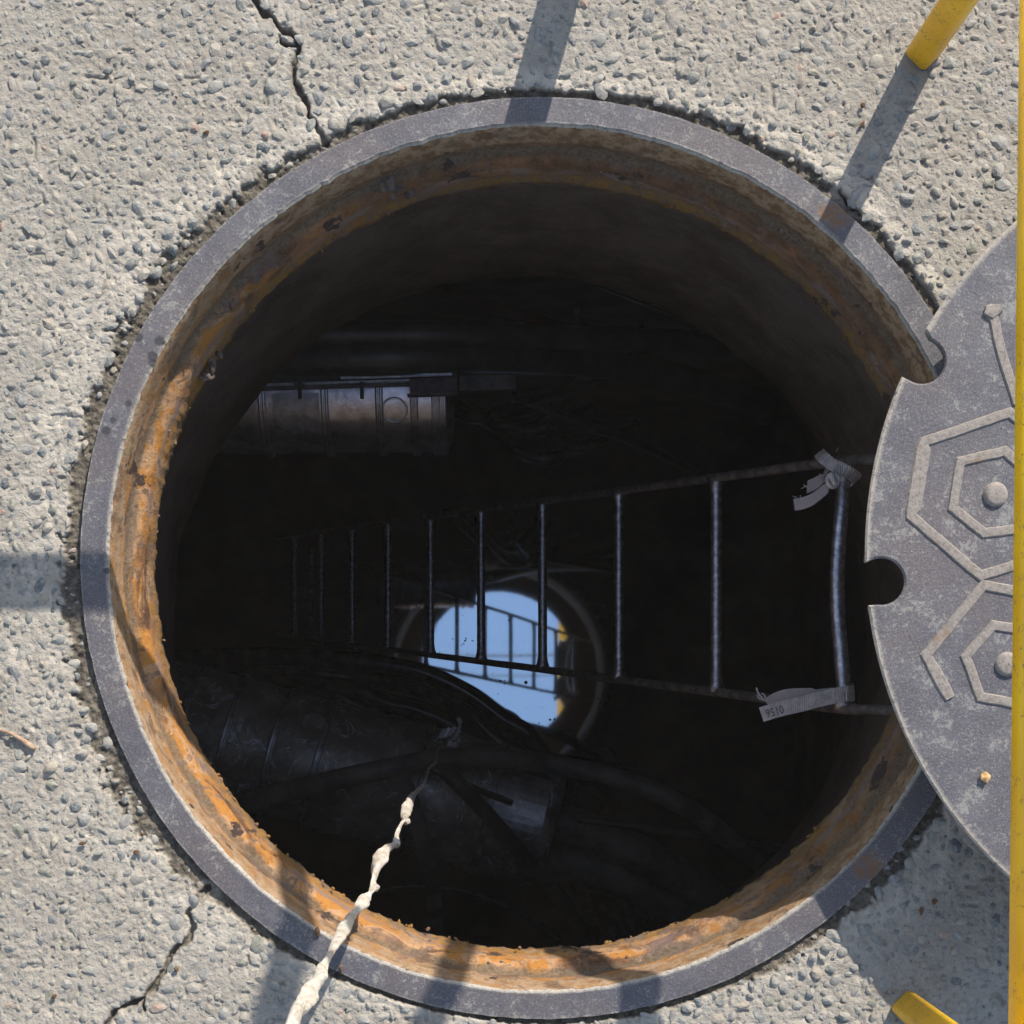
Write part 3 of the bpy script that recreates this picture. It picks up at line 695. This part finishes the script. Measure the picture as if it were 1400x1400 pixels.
def dense(pts, closed, st=.006):
    o = []; n = len(pts)
    for i in range(n if closed else n-1):
        a, b = pts[i], pts[(i+1) % n]; k = max(1, int((b-a).length/st))
        for t in range(k):
            p = a.lerp(b, t/k); o.append(p+Vector((noise.noise(Vector((p.x*90, p.y*90, 1))), noise.noise(Vector((p.x*90, p.y*90, 7)))))*.0006)
    if not closed: o.append(pts[-1])
    return o
cA = lp(1361, 676)
half_o = [lp(1387, 564), lp(1256, 608), lp(1236, 706), lp(1343, 790)]
outer = [lp(1395, 561), lp(1264, 604), lp(1247, 706), lp(1343, 790)]; outer += [cA*2-lp(1264, 604), cA*2-lp(1247, 706)]
outer = [lp(1387, 564), lp(1264, 604), lp(1246, 706), lp(1343, 790), cA*2-lp(1264, 604), cA*2-lp(1246, 706)]
outer[3] = lp(1341, 788); outer[0] = cA*2-lp(1341, 788)
inner = [lp(1374, 617), lp(1313, 631), lp(1302, 694), lp(1345, 729), cA*2-lp(1313, 631), cA*2-lp(1302, 694)]
def rot(p, d): c, s = math.cos(d), math.sin(d); return Vector((p.x*c-p.y*s, p.x*s+p.y*c))
for q in range(11):
    d = math.radians(31 if q == 1 else 30*q)
    if q != 1: o_, i_, c_ = [rot(p, d) for p in outer], [rot(p, d) for p in inner], rot(cA, d)
    else: o_, i_, c_ = [rot(p, math.radians(31)) for p in outer], [rot(p, math.radians(31)) for p in inner], lp(1377, 908)
    if q == 1:
        o_ = [lp(1299, 955), lp(1286, 932), lp(1266, 896), lp(1345, 800), lp(1457, 822), lp(1488, 920), lp(1409, 1016)]
        i_ = [lp(1358, 855), lp(1320, 898), lp(1340, 953), lp(1396, 963), lp(1434, 918), lp(1414, 863)]
    dn = dense(o_, q != 1)
    bm = bmesh.new()
    wl = []
    for p in dn:
        base = 14
        if q in (0, 1):
            if q == 0 and p.x < lp(1268, 0).x and lp(0, 700).y < p.y < lp(0, 610).y: base = 21
            if q == 1 and (p-lp(1285, 930)).length < .016: base = 17
        wl.append(base)
    stroke(bm, dn, wl, q != 1, h=.0015); obj('raised_hexagon', bm, MREL, lid)
    bm = bmesh.new(); stroke(bm, dense(i_, True), 13.5, True, h=.0015); obj('raised_hexagon', bm, MREL, lid)
    bm = bmesh.new(); lathe(bm, [(17.5*PXM, .0895), (15.5*PXM, .0928), (11*PXM, .0935), (.0005, .0935)], 28, center=c_); obj('boss', bm, MREL, lid, smooth=True)
bm = bmesh.new(); stroke(bm, dense([lp(1357, 427), lp(1368, 480), lp(1391, 552)], False), 14, h=.0016); obj('raised_bar', bm, MREL, lid)
bm = bmesh.new(); stroke(bm, [lp(1346, 424), lp(1356, 427), lp(1368, 421)], [12, 20, 11]); obj('raised_bar', bm, MREL, lid)
# debris on lid
bm = bmesh.new(); lump(bm, W(1347, 1062, .0925), .0048, 5, .5, 2)
tag(obj('leaf_crumb', bm, simple('dry_leaf', (.35, .20, .08), (.5, .32, .14), 200).m, smooth=False), 'small tan dry leaf crumb lying on the lower part of the iron lid', 'leaf crumb')

# ---------------------------------------------------------------- guard barrier
bar = thing('guard_barrier', 'chipped yellow square-tube guard barrier standing round the open manhole', 'barrier')
p1 = W(1262, 72); p2 = W(1243, 1378); p1.z = p2.z = 0; q1 = Vector((-.62, .47, 0)); q2 = Vector((-.62, -.47, 0))
TW = .0245
for p, tw in ((p1, TW), (p2, TW), (q1, TW), (q2, TW)):
    bm = bmesh.new(); sqtube(bm, p+Vector((0, 0, .0015)), p+Vector((0, 0, .88)), tw, up=(.7, .7, 0), r=.2); obj('post', bm, MY, bar, smooth=True)
def rail(a, b, z, w=TW):
    d = (b-a).normalized()*(TW*.5); A = a+d; B = b-d
    bm = bmesh.new(); sqtube(bm, (A.x, A.y, z), (B.x, B.y, z), w, r=.25); obj('rail', bm, MY, bar, smooth=True)
for z in (.325, .86):
    e = Vector((.0045, 0, 0)) if z < .5 else Vector((0, 0, 0))
    rail(p1+Vector((-.001, 0, 0)), p2+Vector((.002, 0, 0)), z); rail(p1, q1, z+.0028); rail(p2, q2, z+.022); rail(q1, q2, z)
# leaning stay of the barrier with a wide foot, just outside the picture
f0 = Vector((.035, .545, 0)); stay = thing('leaning_stay', 'leaning yellow steel stay with a wide foot beyond the top edge, casting the slanted shadow', 'stay')
bm = bmesh.new(); sqtube(bm, f0+Vector((0, 0, .006)), f0+Vector((.33, .0, 1.0)), .030, r=.25); obj('bar', bm, MY, stay)
bm = bmesh.new(); sqtube(bm, f0+Vector((-.035, 0, .006)), f0+Vector((.035, 0, .006)), .05, .010, r=.2); obj('foot', bm, MY, stay)

# ---------------------------------------------------------------- twisted rope of plastic strip
PX = [(401, 1400, 31), (410, 1384, 25), (420, 1365, 29), (431, 1348, 26), (437, 1337, 24), (441, 1326, 17), (448, 1312, 15), (461, 1287, 18), (474, 1265, 20), (484, 1250, 17), (492, 1240, 19), (499, 1230, 18), (505, 1224, 9), (511, 1213, 12), (511, 1202, 9), (516, 1186, 22), (521, 1173, 22), (528, 1162, 17), (540, 1154, 10), (543, 1139, 6), (548, 1128, 7), (553, 1120, 10), (556, 1106, 16), (563, 1092, 15), (571, 1081, 9), (579, 1073, 4.5), (584, 1060, 4), (587, 1050, 4), (595, 1043, 4.5), (598, 1030, 3.5), (601, 1020, 3.5)]
P = [Vector((-.15, -.395, .95)), Vector((-.151, -.352, .76))]; R_r = [.008, .010]
for px, py, w in PX:
    dy = py-948; dyw = .1747 if dy >= 276 else .1747-(.1747-.087)*(276-dy)/(276-75); hz_ = dyw*2370/dy
    P.append(W(px, py, HC-hz_)); R_r.append(w*.44*hz_/2370)
R2 = []; P2 = catmull(P, 5)
for i in range(len(P)-1):
    for k in range(5): R2.append(R_r[i]+(R_r[i+1]-R_r[i])*k/5)
R2.append(R_r[-1])
bm = bmesh.new(); tube(bm, P2, R2, 14, sx=1.12, sy=.62, twist=.22, lump=.34)
rope = thing('twisted_strip_rope', 'cream twisted plastic strip hanging as a rope from the lower left into the shaft', 'rope')
obj('strip', bm, MRP, rope, smooth=True)
for (px, py, s) in ((542, 1153, .0045), (514, 1214, .0035), (503, 1227, .0045), (435, 1343, .005), (556, 1123, .004)):
    dy = py-948; dyw = .1747 if dy >= 276 else .1747-(.1747-.087)*(276-dy)/201
    bm = bmesh.new(); lump(bm, W(px, py, HC-dyw*2370/dy), s, px, .8, 2); obj('knot', bm, MRP, rope, smooth=True)
bm = bmesh.new(); zf = -1.22
for i in range(5):
    a, b = W(598+i*4, 1010-i*1.0, zf), W(607+i*4, 996-i*.5, zf); ribbon(bm, [a, a.lerp(b, .5)+Vector((0, 0, .006*(i % 2))), b], .0055, Vector((.6, .3, .7-(i % 3)*.4)), .001)
P = catmull([W(612, 1012, zf), W(620, 1010, zf), W(626, 1000, zf), W(629, 988, zf), W(626, 982, zf-.02)], 5); ribbon(bm, P, [.012]*12+[.007]*(len(P)-12), Vector((.5, .1, .8)), .001, .002)
P = catmull([W(612, 1016, zf), W(622, 1018, zf), W(630, 1010, zf)], 5); ribbon(bm, P, .010, Vector((.2, .8, .6)), .001, .002)
tag(obj('foil_scrap', bm, MFOIL), 'crumpled silver foil scrap tied at the bottom end of the cream rope', 'foil scrap')

# ---------------------------------------------------------------- splice closures, rack, cables
def xf(a, b):
    """matrix with z axis along a->b, x axis up-ish"""
    t = (b-a).normalized(); u = Vector((0, 0, 1)); u = (u-t*u.dot(t)).normalized(); v = t.cross(u)
    return Matrix((( u.x, v.x, t.x, a.x), (u.y, v.y, t.y, a.y), (u.z, v.z, t.z, a.z), (0, 0, 0, 1)))
def place(bm, mtx): bmesh.ops.transform(bm, matrix=mtx, verts=bm.verts)
def closure(name, label, a, b, R, ribs, mat, bosses=(), lab=None, flat=1.0):
    t = thing(name, label, 'splice closure'); L = (b-a).length; mx = xf(a, b)
    bm = bmesh.new(); lathe(bm, [(.001, 0), (R*.86, 0), (R*.97, .012), (R, .03), (R, L*.5), (R, L-.03), (R*.97, L-.012), (R*.86, L), (.001, L)], 64); place(bm, mx); obj('shell', bm, mat, t, smooth=True)
    for f in ribs:
        bm = bmesh.new(); z = f*L; lathe(bm, [(R*.99, z-.006), (R+.005, z-.0045), (R+.005, z-.001), (R+.0005, z), (R+.005, z+.001), (R+.005, z+.0045), (R*.99, z+.006)], 64, closed=True); place(bm, mx); obj('rib', bm, mat if mat is MCLB else MSTEEL, t, smooth=True)
    for f, ang, r in bosses:   # ring bosses proud of the shell
        bm = bmesh.new(); c = Vector((math.cos(ang), math.sin(ang), 0)); lathe(bm, [(r, -.004), (r, .0008), (r*.88, .0014), (r*.82, -.002), (r*.7, -.004)], 32)
        q = c.to_track_quat('Z', 'Y').to_matrix().to_4x4(); place(bm, mx @ Matrix.Translation(c*(R)+Vector((0, 0, f*L))) @ q); obj('boss', bm, mat, t, smooth=True)
    if lab:
        f, ang, w, h = lab; bm = bmesh.new(); rows = []
        for i in range(9):
            an = ang+(i/8-.5)*h/R; rows.append([bm.verts.new((math.cos(an)*(R+.0015), math.sin(an)*(R+.0015), f*L+sx*w/2)) for sx in (-1, 1)])
        for r0, r1 in zip(rows, rows[1:]): bm.faces.new((r0[0], r0[1], r1[1], r1[0]))
        bmesh.ops.solidify(bm, geom=bm.faces[:], thickness=-.001); place(bm, mx); obj('label_plate', bm, MLAB, t, smooth=False)
    return t
z1 = -1.02
a, b = W(235, 535, z1), W(620, 531, z1); L1 = 385.0
closure('splice_closure', 'pale ribbed cylindrical cable closure under the rack, brightly lit, with a label plate', a, b, .0915, [(x-235)/L1 for x in (368, 451, 523, 569, 597, 607)], MCLB,
        [((543-235)/L1, .50, .019)], ((413-235)/L1, .56, .066, .062))
z2 = -1.55
a, b = W(205, 985, z2), W(756, 1128, z2); L2 = math.hypot(551, 143)
closure('splice_closure', 'grimy dark ribbed cable closure lying at the lower left below the rusty seat', a, b, .1150, [.10, .205, .315, .425, .66, .84], MCLD,
        [(.215, .16, .027), (.60, -.1, .02)], (.90, -.30, .10, .10))
bm = bmesh.new(); zr = -.905
rack = thing('cable_rack', 'dark steel cable rack arm with hooks along the top of the pale closure', 'cable rack')
bm = bmesh.new(); sqtube(bm, W(330, 522, zr), W(625, 513, zr), .026, .010, r=.1); obj('arm', bm, MDSTEEL, rack)
bm = bmesh.new(); sqtube(bm, W(340, 527.5, zr+.006), W(560, 520.5, zr+.006), .0035, .010, r=.1); obj('lip', bm, MSTEEL, rack)
bm = bmesh.new(); sqtube(bm, W(466, 516, zr+.025), W(618, 512, zr+.025), .0045, .006, r=.1); obj('channel', bm, MSTEEL, rack)
bm = bmesh.new(); sqtube(bm, W(561, 529, zr+.03), W(624, 527, zr+.03), .020, .018, r=.05); obj('bracket', bm, simple('bracket_steel', (.06, .055, .07), (.12, .11, .125), 60, .5, .4).m, rack)
bm = bmesh.new(); sqtube(bm, W(557, 541, zr+.03), W(626, 538.5, zr+.03), .003, .018, r=.05); obj('bracket_lip', bm, MDSTEEL, rack)
for x in (410, 495):
    bm = bmesh.new(); p = W(x, 530, zr+.012); box(bm, p+Vector((0, -.004, 0)), (.005, .022, .010)); box(bm, p+Vector((0, .003, .002)), (.014, .004, .010)); obj('hook', bm, MBLACK, rack)
bm = bmesh.new(); sqtube(bm, W(628, 524, zr-.03), W(705, 522, zr-.03), .022, .012, r=.1); obj('arm', bm, MDSTEEL, rack)
bm = bmesh.new(); lump(bm, W(686, 497, -1.0), .010, 3, .5, 2); lump(bm, W(676, 498, -1.005), .012, 8, .5, 2)
obj('clamp', bm, MSTEEL, rack, smooth=True)

def cable(pts, r, label, mat=MBLACK, name='cable', cat='cable', lumpy=0.02, group=None, seg=14):
    bm = bmesh.new(); tube(bm, catmull([W(*p) for p in pts], 8), r, seg, lump=lumpy)
    return tag(obj(name, bm, mat, smooth=True), label, cat, group)
cable([(250, 458, -.86), (450, 456, -.86), (640, 457, -.88), (820, 464, -1.0), (1100, 470, -1.3)], .018, 'dark horizontal pipe high in the chamber above the pale closure', MBLACK, 'conduit_pipe', 'pipe')
cable([(250, 492, -.90), (420, 489, -.88), (560, 487, -.88), (680, 483, -.95), (860, 500, -1.2), (1050, 560, -1.5)], .027, 'thick black cable running just above the rack arm', MBLACK)
cable([(760, 374, -.86), (800, 385, -.88), (850, 405, -.9), (915, 430, -.92), (960, 455, -1.0)], .003, 'thin black wire hanging below the upper edge of the shaft neck', MBLACK, 'wire', 'wire')
cable([(560, 385, -1.0), (610, 398, -1.05), (660, 415, -1.1), (720, 432, -1.1), (790, 455, -1.2)], .010, 'dull reddish cable under the upper left of the neck', simple('red_cable', (.09, .02, .015), (.03, .012, .01), 60, .6).m)
cable([(790, 420, -1.0), (800, 460, -1.1), (795, 500, -1.2), (760, 530, -1.3), (700, 545, -1.4)], .007, 'thin black cable drooping in a loop right of the rack clamp', MBLACK)
cable([(885, 410, -1.0), (880, 450, -1.1), (850, 500, -1.2), (800, 530, -1.3), (720, 550, -1.5)], .007, 'second thin drooping cable, further right under the neck edge', MBLACK)
cable([(700, 540, -1.7), (760, 566, -1.7), (810, 584, -1.7), (880, 610, -1.8), (980, 660, -2.0)], .009, 'straight dark cable slanting down right of the pale closure', MBLACK)
for k, (x0, y0, x1, y1, z) in enumerate(((640, 568, 660, 570, -1.9), (680, 580, 706, 581, -1.9), (711, 587, 740, 587, -1.9), (724, 623, 757, 626, -1.9), (783, 609, 800, 611, -1.9))):
    cable([(x0-70, y0-34, z-.2), (x0-14, y0-5, z-.03), ((x0+x1)/2, (y0+y1)/2+2, z), (x1+14, y1-4, z-.03), (x1+70, y1-30, z-.2)], .012,
          ('short sagging cable with a glint, nearest the closure end', 'sagging cable with a bright glint, second from the closure', 'sagging cable with a double glint in the middle of the group', 'lowest sagging cable of the group, glinting alone', 'faint sagging cable farthest right of the group')[k], MGLOSS)
# bundle of heavy cables bottom left that bounds the mirrored sky
edge = [(120, 905), (250, 893), (380, 889), (470, 895), (540, 903), (583, 913), (640, 940), (690, 983), (722, 1002), (760, 1048), (830, 1130), (880, 1260)]
desc = ['topmost heavy black cable of the lower left bundle, edging the mirrored sky', 'second heavy black cable of the lower left bundle', 'third heavy black cable of the bundle', 'fourth heavy cable of the bundle, just above the grimy closure', 'fifth heavy cable, half hidden by the grimy closure', 'lowest heavy cable of the bundle, hidden behind the grimy closure']
for k in range(5):
    dz = -2.35-.05*k+(.03 if k % 2 else 0)
    pts = [(x-6*k, y+8+15*k+(k*10 if x > 500 else 0)*1.0-(6 if (x > 640 and x < 750 and k == 0) else 0), dz-(0.25 if x > 770 else 0)) for x, y in edge]
    cable(pts, .020+.008*(k > 2), desc[k], MGLOSS, seg=18)
cable([(240, 912, -2.2), (340, 915, -2.2), (470, 925, -2.2), (560, 938, -2.25), (630, 975, -2.3), (690, 1040, -2.4)], .010, 'thin glossy cable lying across the bundle', MGLOSS)
# black dangling mass under the bundle closes the gap to the closure
cable([(330, 1102, -1.360), (390, 1083, -1.340), (460, 1066, -1.320), (540, 1049, -1.320), (600, 1038, -1.360), (680, 1036, -1.390), (760, 1046, -1.440), (850, 1066, -1.440), (940, 1105, -1.440), (1040, 1180, -1.540)], .017, 'dark pipe arching across the grimy closure behind the foil scrap', MPIPE, 'conduit_pipe', 'pipe')
def strapc(pts, w, label, mat=MBLACK):
    bm = bmesh.new(); P = catmull([W(*p) for p in pts], 6); ribbon(bm, P, w, Vector((.75, .5, .2)), .006); return tag(obj('rubber_strap', bm, mat), label, 'strap')
strapc([(606, 1052, -1.320), (640, 1085, -1.320), (690, 1140, -1.340), (735, 1195, -1.380), (775, 1240, -1.560), (800, 1290, -1.760)], .026, 'black flat strap slanting right across the grimy closure')
strapc([(590, 1050, -1.350), (640, 1074, -1.350), (700, 1098, -1.380)], .010, 'narrow black strap running right from the foil scrap')
strapc([(540, 1040, -1.310), (565, 1105, -1.320), (583, 1170, -1.360), (594, 1240, -1.560), (598, 1320, -1.760)], .028, 'dusty dark strap hanging down across the grimy closure near the rope', MPIPE)
cable([(440, 1235, -1.850), (510, 1218, -1.850), (590, 1212, -1.850), (660, 1226, -1.850), (730, 1258, -1.850), (790, 1310, -1.950), (830, 1370, -2.050)], .0055, 'thin bluish cable curving below the grimy closure', MGLOSS)
cable([(745, 1122, -1.650), (800, 1134, -1.650), (860, 1160, -1.650), (920, 1193, -1.680), (1010, 1250, -1.800)], .034, 'thick grey conduit leaving the right end of the grimy closure', MPIPE, 'conduit_pipe', 'pipe')
cable([(740, 1175, -1.750), (800, 1182, -1.750), (870, 1205, -1.750), (960, 1260, -1.800)], .040, 'thick black conduit beside the grey one, lower down', MPIPE, 'conduit_pipe', 'pipe')
cable([(790, 1120, -1.530), (850, 1127, -1.530), (920, 1138, -1.530), (1000, 1150, -1.530), (1100, 1165, -1.580)], .007, 'thin straight cable above the thick grey conduit', MBLACK)
cable([(800, 1032, -2.4), (816, 1023, -2.4), (832, 1023, -2.4), (842, 1034, -2.4), (843, 1050, -2.5)], .003, 'short curled wire right of the mirrored neck ring', MBLACK, 'wire', 'wire')

# overhead wires, seen mirrored in the water
for k, (yy, z) in enumerate(((.190, 6.0), (.03, 6.3))):
    bm = bmesh.new(); tube(bm, [(-25, yy-.2, z), (0, yy, z-.1), (25, yy+.3, z)], .009 if k == 0 else .006, 8)
    tag(obj('overhead_wire', bm, MBLACK), ('thicker overhead wire, mirrored as the upper thin line across the reflected sky', 'thinner overhead wire, mirrored low across the reflected sky')[k], 'wire')

# ---------------------------------------------------------------- loose dirt
k = 0
DL = {(282, 181): 'dark brown seed lying on concrete left of the upper crack', (241, 133): 'tiny brown crumb on the concrete at the upper left', (1180, 144): 'brown crumb on concrete just left of the post shadow, upper of two', (1178, 170): 'brown crumb on concrete just left of the post shadow, lower of two', (186, 1165): 'brown crumb beside the lower left dirt gap', (113, 1153): 'orange brown crumb on the concrete at the lower left', (241, 1325): 'brown chip beside the lower left crack', (434, 1274): 'dark brown crumb on the iron rim left of the rope', (466, 1324): 'dark brown crumb on the iron rim right of the rope',
      (74, 1362): 'brown speck near the bottom left corner', (1260, 1245): 'rust crumb in the lid shadow at the lower right', (195, 1141): 'brown crumb beside the dirt gap, above its twin', (1278, 1232): 'rust chip in the lid shadow, right of another'}
for (px, py), lb in DL.items():
    p = W(px, py, .003 if px not in (434, 466) else .004); bm = bmesh.new(); lump(bm, Vector((0, 0, 0)), rr_.uniform(.0022, .0034)*(.7 if px == 241 and py == 133 else 1), px, .7, 2)
    o = obj('dirt_crumb', bm, MDIRT); o.location = p; tag(o, lb, 'crumb', 'loose crumbs on the pavement and rim')
bm = bmesh.new(); tube(bm, catmull([W(-6, 996, .003), W(14, 1003, .005), (W(30, 1012, .004)), W(48, 1024, .003)], 6), [.0012]*6+[.0018]*7+[.0022]*6, 7, lump=.5)
tag(obj('twig', bm, simple('dry_twig', (.22, .14, .09), (.36, .26, .18), 200).m, smooth=True), 'thin dry brown twig on the concrete at the left edge', 'twig')

# ---------------------------------------------------------------- thin haze added to lift the blacks in the pit
hm = bpy.data.materials.new('added_haze'); hm.use_nodes = True; ht = hm.node_tree; ht.nodes.clear()
pv = ht.nodes.new('ShaderNodeVolumePrincipled'); pv.inputs['Color'].default_value = (1, .90, .80, 1); pv.inputs['Density'].default_value = .0040
ho = ht.nodes.new('ShaderNodeOutputMaterial'); ht.links.new(pv.outputs[0], ho.inputs['Volume'])
bm = bmesh.new(); box(bm, (0, 0, 1.0), (130, 130, 11.6)); obj('haze', bm, hm, kind='stuff')
